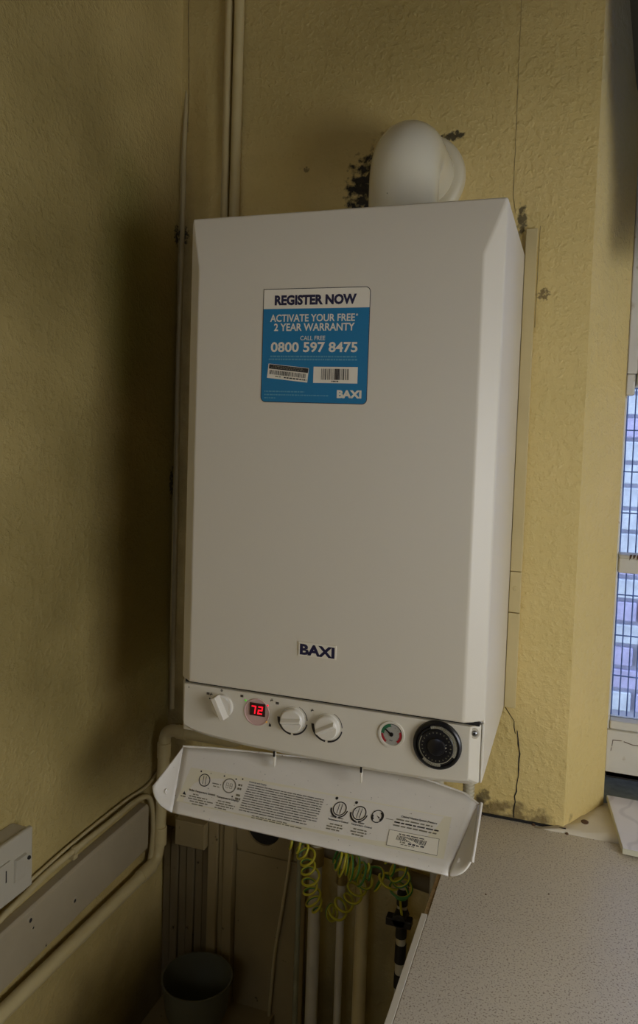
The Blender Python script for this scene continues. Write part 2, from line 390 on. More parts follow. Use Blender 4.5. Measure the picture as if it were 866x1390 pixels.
b.build('lower_sash', win, bevel=.003)
for z0, z1, nm in ((-.506,-.205,'lower_pane'),(-.812,-.540,'lower_pane')):
    MB().box((.627,.176,z0),(1.479,.179,z1),'glass').build(nm, win, smooth=0)
# old putty and flaked paint on the bars
b = MB()
for i in range(9):
    xx = .645+i*.006; b.hexa([(xx,.1455,-.5065),(xx+.004,.1455,-.5065),(xx+.005,.150,-.5050),(xx+.001,.150,-.5050)], [(xx,.1455,-.5115-random.random()*.004),(xx+.003,.1455,-.510),(xx+.004,.15,-.508),(xx+.001,.15,-.508)], 'rust')
for (q0, q1) in (((.633,-.846),(.648,-.845)),((.652,-.846),(.668,-.850)),((.668,-.850),(.69,-.849)),((.6335,-.847),(.6325,-.857)),((.632,-.860),(.631,-.866))):
    b.hexa([(q0[0],.1452,q0[1]),(q1[0],.1452,q1[1]),(q1[0],.1462,q1[1]),(q0[0],.1462,q0[1])], [(q0[0]+.0009,.1452,q0[1]+.0011),(q1[0]+.0009,.1452,q1[1]+.0008),(q1[0]+.0009,.1462,q1[1]+.0008),(q0[0]+.0009,.1462,q0[1]+.0011)], 'rust')
b.build('flaked_paint', win, smooth=0)
b = MB(); b.box((.6225,.1460,-.9150),(1.4835,.30,-.905),'dark_matt'); b.build('weather_strip', win, smooth=0)
b = MB(); b.box((.60,.12,-.975),(1.506,.42,-.944),'stone'); struct(b.build('trim_1', bevel=.003))
# inside sill: lumpy plaster in the splayed recess and a little over the wall's edge
b = MB(); nx, ny = 40, 10; vs = []
for j in range(ny+1):
    for i in range(nx+1):
        y = -.012 + .150*j/ny; xl = .556 + .066*max(0, min(1, y/.115)) - (.004 if y > 0 else .045 if j == 0 else .03); x = xl + (1.50-xl)*i/nx
        z = -.9545 + .0025*math.sin(x*61+y*40)*math.sin(y*57+x*13) - (.004 if j == 0 else 0)
        vs.append((x, y, z))
fs = [(j*(nx+1)+i, j*(nx+1)+i+1, (j+1)*(nx+1)+i+1, (j+1)*(nx+1)+i) for j in range(ny) for i in range(nx)]
b.add(vs, fs, 'plaster'); o = b.build('window_sill', win, solid=.006)
MB().lathe([(0,.006),(.002,.0065),(.0035,.004),(.004,.001)], (.590,.030,-.9525), (0,0,1), 'rust', 10).build('nail_hole', win)
# dark curtain over the top of the window, its edge drawn back lower down
t_ = thing('curtain', 'dark curtain hanging at the top of the window, right of the wall corner', 'curtain', (1.05,-.02,.05))
bl = MB(); vs = []; rows = [(.95,.574),(.60,.578),(.40,.588),(.25,.606),(.16,.628),(.08,.645),(-.03,.652)]  # lower rows hang out of view, added to shade the window reveal
for z, xl in rows:
    for i in range(41): t = i/40; vs.append((xl+(1.54-xl)*t, -.022+.007*math.sin(t*75), z))
bl.add(vs, [(r_*41+i, r_*41+i+1, (r_+1)*41+i+1, (r_+1)*41+i) for r_ in range(len(rows)-1) for i in range(40)], 'blind'); bl.build('cloth', t_, solid=.0015, smooth=60)
MB().tube([V((.565,-.025,.955)),V((1.56,-.025,.955))], .010, 'steel', 14).build('rail', t_)

# welded security mesh outside the panes
t_ = thing('security_mesh', 'blue-grey welded wire mesh outside the window', 'mesh', (1.05,.27,-.94))
proto = MB().tube([(0,0,-.94),(0,0,.84)], .0014, 'wire', 6).build('wire', t_)
proto.location = V((.635,.270,0)) - t_.location
for i in range(1, 60):
    c = proto.copy(); C.objects.link(c); c.parent = t_; c.location = V((.635+.0142*i,.270,0)) - t_.location
hp = MB().tube([(.624,0,0),(1.482,0,0)], .0014, 'wire', 6).build('wire', t_); hp.location = V((0,.2665,-.92)) - t_.location
for i in range(1, 22):
    c = hp.copy(); C.objects.link(c); c.parent = t_; c.location = V((0,.2665,-.92+.080*i)) - t_.location
# yard wall outside
t_ = thing('yard_wall', 'painted brick wall of the yard seen through the window', 'wall', (1.3,1.35,FL))
MB().box((-.2,1.352,FL),(3.2,1.55,.9),'mortar').build('mortar_bed', t_, smooth=0)
bm_ = {}
for k in range(3): 
    q = MB().box((-.105,0,-.031),(.105,.09,.031),BR[k]); bm_[k] = q
protos = {}
for row in range(18):
    z = -1.15 + row*.075
    for i in range(7):
        x = .42 + i*.225 + (.1125 if row % 2 else 0)
        k = 2 if (row in (3,4,10) and random.random() < .8) or random.random() < .12 else (1 if random.random() < .35 else 0)
        if k not in protos:
            o = bm_[k].build('brick', t_, bevel=.004); protos[k] = o
        else:
            o = protos[k].copy(); C.objects.link(o); o.parent = t_
        o.location = V((x+random.uniform(-.003,.003), 1.337+random.uniform(-.004,.004), z)) - t_.location
MB().box((-3,.35,FL-.15),(6,6,FL-.05),'stone').build('yard_ground', t_, smooth=0)['label'] = 'grey paved ground of the yard'

# ------------------------------------------------------------ boiler
boil = thing('boiler', 'white wall-mounted boiler with its control flap hanging open', 'boiler', (.225,-.15,-.77))
b = MB().box((0,-.3035,-.7635),(.45,-.002,0),'enamel'); casing = b.build('casing', boil, bevel=.0025, seg=3)
def rect(x0,x1,z0,z1,y): return [V((x0,y,z0)),V((x1,y,z0)),V((x1,y,z1)),V((x0,y,z1))]
b = MB(); YF = -.325
b.loft([rect(0,.45,-.6805,0,-.302), rect(0,.45,-.6805,0,-.308), rect(.021,.4245,-.6805,-.074,YF)], 'enamel')
cover = b.build('front_cover', boil, bevel=.004, seg=4)
MB().box((.010,-.3155,-.6850),(.4445,-.3,-.6795),'dark_matt').build('gap_shade_strip', boil, smooth=0)  # dark strip standing in for the shadow between cover and panel
FRONT = lambda x, z, h=0: V((x, YF-.0004-h, z))
# --- register sticker
SX0, SX1, SZ0, SZ1 = .1245, .2775, -.2655, -.1105
def FS(a, c, h=0):   # a 0..1 across, c 0..1 down
    x = SX0+(SX1-SX0)*a; z = SZ1+(SZ0-SZ1)*c
    return V((x, YF-.0004-h, z - .0012*(a-.5)))
b = MB()
def rrect(a0,a1,c0,c1,ra,corners,asp=1.0):
    pts = []
    for (cx,cy,s0,on) in ((a1-ra,c0+ra,-90,corners[0]),(a1-ra,c1-ra,0,corners[1]),(a0+ra,c1-ra,90,corners[2]),(a0+ra,c0+ra,180,corners[3])):
        if on: pts += [(cx+ra*math.cos(math.radians(s0+t*15)), cy+ra*math.sin(math.radians(s0+t*15))) for t in range(7)]
        else: pts.append((cx+(ra if s0 in (-90,0) else -ra), cy+(ra if s0 in (0,90) else -ra)))
    return pts
b.polyf(FS, rrect(-.006,1.006,-.006,1.006,.045,(1,1,1,0)), 'ink', 0)
b.polyf(FS, rrect(0,1,0,1,.04,(1,1,1,0)), 'stick_white', .0001)
b.polyf(FS, rrect(0,1,.172,1,.04,(0,1,1,0)), 'blue', .0002)
b.text('REGISTER NOW', FS, .107,.882,.142,.052,'navy',.0003,.05)
b.text('ACTIVATE YOUR FREE', FS, .068,.872,.288,.222,'bluewhite',.0003,.02)
b.text('*', FS, .880,.90,.245,.222,'bluewhite',.0003,.02)
b.text('2 YEAR WARRANTY', FS, .108,.872,.369,.302,'bluewhite',.0003,.02)
b.text('CALL FREE', FS, .366,.602,.452,.413,'bluewhite',.0003,.005)
b.text('0800 597 8475', FS, .082,.905,.558,.467,'bluewhite',.0003,.025)
def micro(b, F, a0, a1, c0, c1, m_, h, wl=.025, gap=.006):   # a line of print too small to read
    a = a0
    while a < a1-.004:
        w_ = min(random.uniform(.35,1.3)*wl, a1-a); b.quadf(F, a, a+w_, c0, c1, m_, h); a += w_+gap
micro(b, FS, .08,.90,.588,.602,'paleblue',.0003); micro(b, FS, .065,.905,.614,.628,'paleblue',.0003)
micro(b, FS, .03,.42,.902,.913,'paleblue',.0003); micro(b, FS, .03,.65,.932,.943,'paleblue',.0003); micro(b, FS, .03,.14,.962,.971,'paleblue',.0003)
b.text('BAXI', FS, .728,.955,.955,.885,'bluewhite',.0003,.05)
stk = b.build('warranty_sticker', boil, smooth=0, fixn=False); stk['label'] = 'blue and white registration sticker'
# two barcode labels stuck on it
b = MB(); rot = math.radians(5.5)
def FR1(a, c, h=0):
    da, dc = (a-.5)*.395, (c-.5)*.128
    return FS(.255+da*math.cos(rot)-dc*math.sin(rot), .742+da*math.sin(rot)+dc*math.cos(rot), .0004+h)
b.quadf(FR1,0,1,0,1,'stick_white',0); b.quadf(FR1,.02,.99,.03,.34,'ink',.0001); micro(b,FR1,.12,.86,.10,.15,'greyink',.0002,.05,.02); micro(b,FR1,.08,.9,.21,.26,'greyink',.0002,.05,.02)
a = .05
while a < .95: ww = random.choice((.006,.011,.018)); b.quadf(FR1,a,a+ww,.42,.72,'ink',.0001); a += ww+random.choice((.007,.011,.016))
micro(b,FR1,.2,.34,.80,.87,'greyink',.0002,.06,.02); micro(b,FR1,.42,.97,.80,.89,'ink',.0002,.06,.015)
b.build('barcode_label', stk, smooth=0, fixn=False)['label'] = 'crooked white barcode label with a black band'
b = MB()
FR2 = lambda a, c, h=0: FS(.502+.412*a, .684+.142*c, .0004+h)
b.quadf(FR2,0,1,0,1,'stick_white',0)
a = .18
while a < .82: ww = random.choice((.006,.012,.02)) if not .46 < a < .56 else .03; b.quadf(FR2,a,a+ww,.12,.80,'ink',.0001); a += ww+(random.choice((.009,.014,.02)) if not .46 < a < .56 else .004)
micro(b,FR2,.42,.58,.85,.93,'ink',.0001,.04,.01)
b.build('barcode_label', stk, smooth=0, fixn=False)['label'] = 'straight white barcode label'
# --- badge
b = MB(); b.box((.1925,YF-.0016,-.6185),(.2475,YF,-.5990),'stick_white')
FB = lambda x, z, h=0: V((x, YF-.0018, z))
b.text('BAXI', FB, .1945,.2455,-.6170,-.6015,'navy',0,.045)
b.build('maker_badge', boil, smooth=0, bevel=.0004)['label'] = 'white badge with bold navy letters'
# --- control panel
YP = -.3225
bot = [(.0025,-.748),(.010,-.7560),(.026,-.7615),(.05,-.7650),(.107,-.7690),(.188,-.7712),(.26,-.7722),(.318,-.7725),(.389,-.7710),(.425,-.7680),(.4415,-.7660),(.4465,-.763)]
outer = [(.0025,-.6838)] + bot + [(.4465,-.6845)]
def inset(p_):
    x, z = p_; x2 = min(max(x, .0115), .4335); z2 = min(max(z, -.7535 + .0), -.6845)
    if z < -.72: z2 = z + .0095
    return (x2, z2)
b = MB()
b.loft([[V((x,-.302,z)) for x,z in outer], [V((x,-.3085,z)) for x,z in outer],
        [V((*((inset(p_)[0]),), YP, inset(p_)[1])) for p_ in outer]], 'panel')
panel = b.build('control_panel', boil, bevel=.0015, seg=3)
MB().box((.4470,-.3095,-.7630),(.4492,-.302,-.6830),'panel').build('side_trim', boil, bevel=.0006)
PF = lambda x, z, h=0: V((x, YP-.0003-h, z))
ax = (0,-1,0)
def screw(x, y, z, r_, parent, axis=(0,-1,0), mm='steel', cup=None):
    b = MB()
    if cup: b.lathe([(0,r_*2.0),(.0016,r_*1.9),(.0016,r_*1.25),(.0004,r_*1.15)], (x,y,z), axis, cup, 24)
    b.lathe([(0,r_),(.0018,r_),(.0028,r_*.7),(.0030,r_*.45),(.0014,r_*.38)], (x,y,z), axis, mm, 20)
    b.lathe([(.0012,r_*.36),(.0031,r_*.36)], (x,y,z), axis, 'dark', 8)
    return b.build('screw', parent)
screw(.0195,-.3195,-.6895,.0028,panel); screw(.4385,-.3185,-.6935,.0036,panel,cup='panel')
# selector knob with a bar grip
b = MB(); kx, kz = .0755, -.7095
b.lathe([(0,.0178),(.0045,.0172),(.006,.0155)], (kx,YP,kz), ax, 'knob', 40)
d = V((.46,0,-.888)).normalized(); e = V((d.z,0,-d.x))
def bar(c, L_, w0, w1, h0, h1):
    lo = [c+d*L_+e*w0+V((0,h0,0)), c-d*L_+e*w0+V((0,h0,0)), c-d*L_-e*w0+V((0,h0,0)), c+d*L_-e*w0+V((0,h0,0))]
    hi = [c+d*L_*.97+e*w1+V((0,h1,0)), c-d*L_*.97+e*w1+V((0,h1,0)), c-d*L_*.97-e*w1+V((0,h1,0)), c+d*L_*.97-e*w1+V((0,h1,0))]
    return lo, hi
lo, hi = bar(V((kx,YP,kz)), .0178, .0058, .0038, -.004, -.018); b.hexa(lo, hi, 'knob')
b.build('selector_knob', panel, bevel=.0012, seg=3)
for kx, kz, ang in ((.1865,-.7125,8),(.2380,-.7145,28)):
    b = MB(); b.lathe([(0,.0182),(.0025,.0180),(.0025,.0172),(.0085,.0168),(.0105,.0152)], (kx,YP,kz), ax, 'knob', 44)
    d = V((math.cos(math.radians(ang)),0,math.sin(math.radians(ang)))); e = V((d.z,0,-d.x))
    lo, hi = bar(V((kx,YP,kz)), .0150, .0048, .0009, -.010, -.0155); b.hexa(lo, hi, 'knob')
    k = b.build('temperature_knob', panel, bevel=.0007, seg=3)
# printed scales and symbols (flat print on the moulding)
for kx, kz in ((.1865,-.7125),(.2380,-.7145)):
    n = 24; b = MB()
    for (a0, a1, w0, w1) in ((178,262,.0042,.0030),(271,348,.0028,.0017),(2,66,.0012,.0006)):
        vs = []; 
        for i in range(n+1):
            t_ = i/n; a = math.radians(a0+(a1-a0)*t_); ww = w0+(w1-w0)*t_
            for rr in (.0202, .0202+ww): vs.append(PF(kx+rr*math.cos(a), kz+rr*math.sin(a)))
        b.add(vs, [(2*i,2*i+1,2*i+3,2*i+2) for i in range(n)], 'ink')
    b.build('printed_scale', panel, smooth=0, fixn=False)
def radiator(x, z, s_):
    b = MB()
    for i in range(4): b.quadf(PF, x+i*s_*.27-s_*.5, x+i*s_*.27-s_*.5+s_*.19, z-s_*.4, z+s_*.4, 'ink')
    b.quadf(PF, x-s_*.5, x+s_*.5, z+s_*.15, z+s_*.25, 'ink'); b.build('radiator_symbol', panel, smooth=0, fixn=False)
def tap(x, z, s_):
    b = MB()
    b.quadf(PF, x-s_*.5, x+s_*.4, z-.12*s_, z+.15*s_, 'ink'); b.quadf(PF, x-.1*s_, x+.1*s_, z, z+.5*s_, 'ink'); b.quadf(PF, x-.5*s_, x-.3*s_, z-.45*s_, z, 'ink'); b.quadf(PF, x-.3*s_, x+.3*s_, z+.4*s_, z+.5*s_, 'ink'); b.build('tap_symbol', panel, smooth=0, fixn=False)
radiator(.0515,-.6945,.0045); tap(.0570,-.6950,.0045); radiator(.1060,-.6905,.0045); tap(.1530,-.6900,.0045); radiator(.1615,-.6930,.0045); tap(.2145,-.6955,.0045)
MB().arcf(PF,.0545,-.7015,0,.0012,0,360,'ink').build('dot_symbol', panel, smooth=0, fixn=False)
b = MB(); b.arcf(PF,.0735,-.6870,.0010,.0017,120,420,'ink'); b.quadf(PF,.0731,.0739,-.6875,-.6845,'ink'); b.build('off_symbol', panel, smooth=0, fixn=False)
MB().polyf(PF,[(.1490,-.7285),(.1500,-.7225),(.1515,-.7255),(.1525,-.7240),(.1530,-.7285)],'ink').build('flame_symbol', panel, smooth=0, fixn=False)
# temperature display
b = MB(); b.lathe([(0,.0198),(.0012,.0194),(.0012,.0186),(.0004,.0182)], (.1300,YP,-.7105), ax, 'glow_disc', 44)
disp = b.build('temperature_display', panel)
MB().box((.1195,YP-.0022,-.7155),(.1435,YP-.0008,-.6970),'display').build('display_window', disp, bevel=.0004)
def seg7(b, x, z, segs, w_=.0072, h_=.0118, t_=.0019):
    sl = .12
    F = lambda a, c, hh=0: V((x + a + sl*c, YP-.0026, z + c))
    R_ = {'a':(0,w_,h_-t_,h_),'g':(0,w_,h_/2-t_/2,h_/2+t_/2),'d':(0,w_,0,t_),'f':(0,t_,h_/2,h_),'b':(w_-t_,w_,h_/2,h_),'e':(0,t_,0,h_/2),'c':(w_-t_,w_,0,h_/2)}
    for q in segs: a0,a1,c0,c1 = R_[q]; b.quadf(F,a0,a1,c0,c1,'led_red')
b = MB(); seg7(b,.1215,-.7125,'abc'); seg7(b,.1320,-.7125,'abged'); b.build('digits', disp, smooth=0, fixn=False)['label'] = 'glowing red digits 72'
MB().lathe([(0,.0014),(.001,.0012),(.0014,.0005)], (.1120,YP,-.6960), ax, 'led_green', 12).build('indicator_lamp', panel)['label'] = 'small green lamp'
MB().lathe([(0,.0014),(.001,.0012),(.0014,.0005)], (.1455,YP,-.7225), ax, 'led_amber', 12).build('indicator_lamp', panel)['label'] = 'small amber lamp'
MB().lathe([(0,.0012),(.001,.0010),(.0014,.0005)], (.1468,YP,-.6985), ax, 'led_red', 12).build('indicator_lamp', panel)['label'] = 'small red lamp'
# pressure gauge
gx, gz = .3290, -.7110
b = MB(); b.lathe([(0,.0185),(.0022,.0178),(.0022,.0152),(.0006,.0146)], (gx,YP,gz), ax, 'panel', 44)
b.lathe([(.0004,.0147),(.0010,.0147)], (gx,YP,gz), ax, 'face', 40)
ga = b.build('pressure_gauge', panel)
GF = lambda x, z, h=0: V((gx+x, YP-.0013-h, gz+z)); b = MB()
b.arcf(GF,0,0,.0112,.0142,-50,20,'red'); b.arcf(GF,0,0,.0112,.0142,180,235,'red'); b.arcf(GF,0,0,.0102,.0144,95,178,'green'); b.arcf(GF,0,0,.0138,.0145,20,95,'ink')
for k in range(11):
    a = math.radians(-50+k*28.5); b.polyf(GF,[(.0095*math.cos(a),.0095*math.sin(a)),(.0112*math.cos(a+.03),.0112*math.sin(a+.03)),(.0112*math.cos(a-.03),.0112*math.sin(a-.03))],'ink',.0001)
b.text('bar', GF, -.0022,.0022,-.0092,-.0070,'ink',.0001,.01)
b.build('dial_print', ga, smooth=0, fixn=False)
b = MB(); b.lathe([(.0012,.0028),(.0026,.0026)], (gx,YP,gz), ax, 'dark', 16); a = math.radians(140)
b.hexa([GF(*(rr*math.cos(a)+s_*math.sin(a)*w_, rr*math.sin(a)-s_*math.cos(a)*w_), .0008) for rr,s_,w_ in ((0,-1,.0012),(.0108,-1,.0006),(.0108,1,.0006),(0,1,.0012))],
       [GF(*(rr*math.cos(a)+s_*math.sin(a)*w_, rr*math.sin(a)-s_*math.cos(a)*w_), .0014) for rr,s_,w_ in ((0,-1,.0012),(.0108,-1,.0006),(.0108,1,.0006),(0,1,.0012))],'dark')
b.build('needle', ga)
# timer clock
tx, tz = .3915, -.7150
b = MB(); b.lathe([(0,.0325),(.0045,.0320),(.0060,.0300),(.0060,.0275),(.0035,.0270)], (tx,YP,tz), ax, 'dark', 60)
tim = b.build('timer', panel); tim['label'] = 'round black timer clock'
b = MB(); b.lathe([(.0034,.0228),(.0075,.0224),(.0085,.0215),(.0085,.012),(.0100,.0115),(.0108,.010)], (tx,YP,tz), ax, 'dark', 48)
TF = lambda x, z, h=0: V((tx+x, YP-h, tz+z))
b.arcf(TF,0,0,.0226,.0233,150,430,'pins',.0076,48)
for k in range(24):
    a = PI*2*k/24; b.polyf(TF,[(.0180*math.cos(a-.03),.0180*math.sin(a-.03)),(.0198*math.cos(a-.03),.0198*math.sin(a-.03)),(.0198*math.cos(a+.03),.0198*math.sin(a+.03)),(.0180*math.cos(a+.03),.0180*math.sin(a+.03))],'greyink',.0088)
for x, z, rr in ((.0125,.0005,.0011),(.0125,.0045,.0006),(.013,-.004,.0006)): b.lathe([(.0084,rr),(.0094,rr*.8)], (tx+x,YP,tz+z), ax, 'pins', 10)
b.build('dial', tim)
b = MB()
for k in range(96):
    a = PI*2*k/96; out = .0006 if (k % 96) < 30 or k > 88 or 60 < k < 76 else -.0006
    c_, s_ = math.cos(a), math.sin(a); r0, r1, w_ = .0236, .0262+out, .00045
    P_ = lambda rr, ww, h: V((tx+rr*c_-ww*s_, YP-h, tz+rr*s_+ww*c_))
    b.hexa([P_(r0,-w_,.0035),P_(r1,-w_,.0035),P_(r1,w_,.0035),P_(r0,w_,.0035)], [P_(r0,-w_,.0072),P_(r1,-w_,.0072),P_(r1,w_,.0072),P_(r0,w_,.0072)], 'pins' if out > 0 else 'dark_matt')
o = b.build('timer_pins', tim, smooth=0); o['kind'] = 'stuff'

# --- drop-down flap: a shallow tray seen from inside
bl_ = V((.0065,-.312,-.7862)); br_ = V((.4440,-.283,-.8047))
fl_ = V((.0345,-.390,-.8470)); fr_ = V((.4220,-.386,-.8535))
TL_ = V((.000,-.387,-.816)); TR_ = V((.4485,-.373,-.832))
nrm_ = (fl_-bl_).cross(br_-bl_).normalized()
if nrm_.z < 0: nrm_ = -nrm_
def Q(s_, t_, h=0): return bl_.lerp(br_, s_).lerp(fl_.lerp(fr_, s_), t_) + nrm_*h
def bow(s_):     # the hinge edge bows up in the middle
    T = [(0,0),(.1,.06),(.26,.13),(.5,.22),(.7,.245),(.82,.215),(.95,.115),(1,0)]
    for (a, p_), (c, q_) in zip(T, T[1:]):
        if a <= s_ <= c: return p_+(q_-p_)*(s_-a)/(c-a)
    return 0
b = MB(); vs = []; ns, nt = 40, 10
for j in range(nt+1):
    for i in range(ns+1):
        t_ = j/nt; h = .004*(1-min(1,t_/.25))**2*0 + .0022*max(0,(t_-.93)/.07)
        ss = i/ns; back = -bow(ss)
        vs.append(Q(ss, back + t_*(1-back), h))
b.add(vs, [(j*(ns+1)+i, j*(ns+1)+i+1, (j+1)*(ns+1)+i+1, (j+1)*(ns+1)+i) for j in range(nt) for i in range(ns)], 'flap')
def endwall(A, T, Cn, side):
    # triangular cheek with a rounded nose from the rim tip down to the tray's front edge
    arc = []; k = 10
    mid = T*.5 + Cn*.5 + V((-.008*side, -.010, -.006))
    for i in range(k+1):
        t_ = i/k; arc.append(T.lerp(mid, t_).lerp(mid.lerp(Cn, t_), t_))
    rows = 10; o = []
    for r_ in range(rows+1):
        t_ = r_/rows; row = []
        for i in range(k+1):
            row.append(A.lerp(arc[i], t_))
        o += row
    b.add(o, [(r_*(k+1)+i, r_*(k+1)+i+1, (r_+1)*(k+1)+i+1, (r_+1)*(k+1)+i) for r_ in range(rows) for i in range(k)], 'flap')
endwall(bl_, TL_, fl_+nrm_*.0022, 1); endwall(br_, TR_, fr_+nrm_*.0022, -1)
flap = b.build('drop_down_flap', boil, solid=.0026, smooth=40)
b = MB()
b.tube([br_+V((.004,.0,.002)), TR_+V((.001,0,.001)), TR_+V((.001,-.003,-.003))], .0022, 'flap', 8)
b.tube([Q(i/20, -bow(i/20), .001) for i in range(21)], .0016, 'flap', 8)
b.build('rim', flap)
for P_ in ((fl_.lerp(TL_,.66)+V((.0035,.012,.0)), V((1,-.2,.4))), (fr_.lerp(TR_,.52)+V((-.004,.012,-.001)), V((-1,-.1,.5)))):
    MB().lathe([(-.001,.0046),(.003,.0042),(.003,.0030),(.0005,.0026)], P_[0], P_[1], 'flap', 18).build('catch', flap)
for sx in (.157,.287):
    b = MB(); b.box((sx-.0008,-.3185,-.789),(sx+.0008,-.311,-.768),'panel'); b.box((sx-.0014,-.3195,-.7735),(sx+.0014,-.3165,-.7655),'dark'); b.build('hinge_tab', panel, bevel=.0004)
# instruction label on the tray
b = MB(); H = .0016
def QL(s_, t_, h=0): return Q(s_, t_, H+h)
b.polyf(QL, [(.043,.30),(.20,.285),(.45,.275),(.70,.265),(.94,.257),(.966,.817),(.70,.835),(.40,.84),(.009,.828)], 'paper')
asp = .447/.10
def dial(cx, cy, rr, kind):
    b.arcf(QL, cx, cy, rr*.86, rr, 0, 360, 'ink' if kind else 'greyink', .0002, 32, asp)
    if kind == 'knob':
        for o_ in (-.22,.22): b.quadf(QL, cx+rr*o_-.0009, cx+rr*o_+.0009, cy-rr*.65*asp, cy+rr*.65*asp, 'ink', .0002)
    if kind == 'temp':
        for o_ in (-.22,.22): b.quadf(QL, cx+rr*o_-.0009, cx+rr*o_+.0009, cy-rr*.7*asp, cy+rr*.7*asp, 'ink', .0002)
        b.arcf(QL, cx, cy, rr*1.12, rr*1.36, 95, 175, 'ink', .0002, 16, asp); b.arcf(QL, cx, cy, rr*1.12, rr*1.28, 5, 80, 'ink', .0002, 16, asp)
        b.arcf(QL, cx-rr*.9, cy-rr*1.35*asp, 0, rr*.22, 0, 360, 'ink', .0002, 10, asp)
    if kind == 'gauge':
        b.arcf(QL, cx, cy, rr*.62, rr*.9, -60, 45, 'ink', .0002, 16, asp); b.arcf(QL, cx, cy, rr*.62, rr*.9, 130, 190, 'ink', .0002, 16, asp)
        b.polyf(QL, [(cx-.003,cy-.012),(cx+.008,cy+.01),(cx+.007,cy+.03)], 'ink', .0002)
dial(.101,.449,.0215,'knob'); b.arcf(QL,.083,.33,0,.003,0,360,'ink',.0002,10,asp); b.arcf(QL,.12,.33,0,.002,0,360,'greyink',.0002,10,asp)
dial(.195,.455,.0245,None)
F7 = lambda a, c, h=0: QL(.195+a, .455-c*asp, .0003)
for xo in (-.012,.002):
    for (a0,a1,c0,c1) in ((0,.009,.007,.008),(0,.009,-.001,.0),(0,.009,-.009,-.008),(0,.001,-.008,.008),(.008,.009,-.008,.008)): b.quadf(F7, xo+a0, xo+a1, c0, c1, 'greyink')
micro(b,QL,.132,.165,.46,.475,'greyink',.0002,.02,.004); micro(b,QL,.136,.160,.50,.512,'greyink',.0002,.02,.004)
for yy in (.40,.455,.55,.60): micro(b,QL,.226,.245,yy,yy+.03,'greyink',.0002,.012,.002)
for (x_,y_) in ((.170,.33),(.214,.34),(.214,.60),(.237,.32)): b.arcf(QL,x_,y_,0,.0028,0,360,'ink',.0002,10,asp)
b.text('Boiler Temperature Control', QL, .052,.150,.655,.615,'ink',.0002,.02)
b.text('Temperature Display', QL, .158,.242,.665,.628,'ink',.0002,.02)
for k, (a0,a1) in enumerate(((.068,.09),(.055,.125),(.052,.150),(.060,.135),(.07,.115))): micro(b,QL,a0,a1,.675+.034*k,.690+.034*k,'greyink',.0002,.018,.003)
b.polyf(QL,[(.028,.715),(.034,.665),(.042,.715)],'ink',.0002); micro(b,QL,.022,.045,.735,.750,'greyink',.0002,.01,.002)
for k, (a0,a1) in enumerate(((.165,.22),(.160,.232),(.160,.228),(.158,.205))): micro(b,QL,a0,a1,.69+.034*k,.705+.034*k,'greyink',.0002,.018,.003)
b.text('Controls and Display', QL, .262,.325,.355,.325,'ink',.0002,.02)
for k in range(12):
    t_ = .372+.0345*k; off = -.0012*k
    micro(b,QL,.262+off,(.53 if k not in (10,11) else .50)+off*.2,t_+.002,t_+.0145,'fine',.0002,.026,.0022)
for k in range(2): micro(b,QL,.30,.43+.06*k,.795+.026*k,.808+.026*k,'greyink',.0002,.02,.0035)
dial(.590,.453,.0225,'temp'); dial(.657,.458,.0225,'temp'); dial(.717,.452,.0205,'gauge')
b.quadf(QL,.745,.770,.452,.459,'greyink',.0002)
b.text('Central Heating', QL, .568,.612,.598,.568,'ink',.0002,.02); b.text('Temperature Control', QL, .562,.632,.640,.608,'ink',.0002,.02)
b.text('Hot Water', QL, .648,.684,.600,.570,'ink',.0002,.02); b.text('Temperature Control', QL, .642,.712,.640,.608,'ink',.0002,.02)
for k, (a0,a1,c0,c1) in enumerate(((.574,.616,.655,.70),(.565,.622,.648,.706),(.566,.612,.655,.695))): micro(b,QL,a0,a1,.672+.036*k,.688+.036*k,'greyink',.0002,.018,.003); micro(b,QL,c0,c1,.672+.036*k,.688+.036*k,'greyink',.0002,.018,.003)
b.text('Central Heating System Pressure', QL, .790,.905,.405,.368,'ink',.0002,.02)
for k, (a0,a1,m_) in enumerate(((.778,.895,'greyink'),(.775,.918,'ink'),(.775,.915,'greyink'))): micro(b,QL,a0,a1,.425+.043*k,.443+.043*k,m_,.0002,.022,.004)
b.build('instruction_label', flap, smooth=0, fixn=False)['label'] = 'cream printed instruction label'
b = MB(); b.polyf(QL,[(.768,.588),(.930,.575),(.943,.795),(.776,.80)],'greyink',.0002); b.polyf(QL,[(.7695,.595),(.9285,.582),(.9415,.789),(.7775,.793)],'stick_white',.00035)
a = .800; b.text('MADE IN UK', QL, .803,.885,.640,.617,'greyink',.0005,0) if False else micro(b,QL,.803,.885,.617,.630,'ink',.0005,.02,.003)
while a < .893: ww = random.choice((.0010,.0018,.0026)); b.quadf(QL,a,a+ww,.642,.705,'ink',.0005); a += ww+random.choice((.0010,.0014,.002))
micro(b,QL,.815,.835,.715,.732,'greyink',.0005,.01,.003); micro(b,QL,.842,.897,.715,.735,'ink',.0005,.02,.003); micro(b,QL,.82,.865,.745,.757,'greyink',.0005,.015,.003)
b.build('serial_label', flap, smooth=0, fixn=False)['label'] = 'white barcode label'

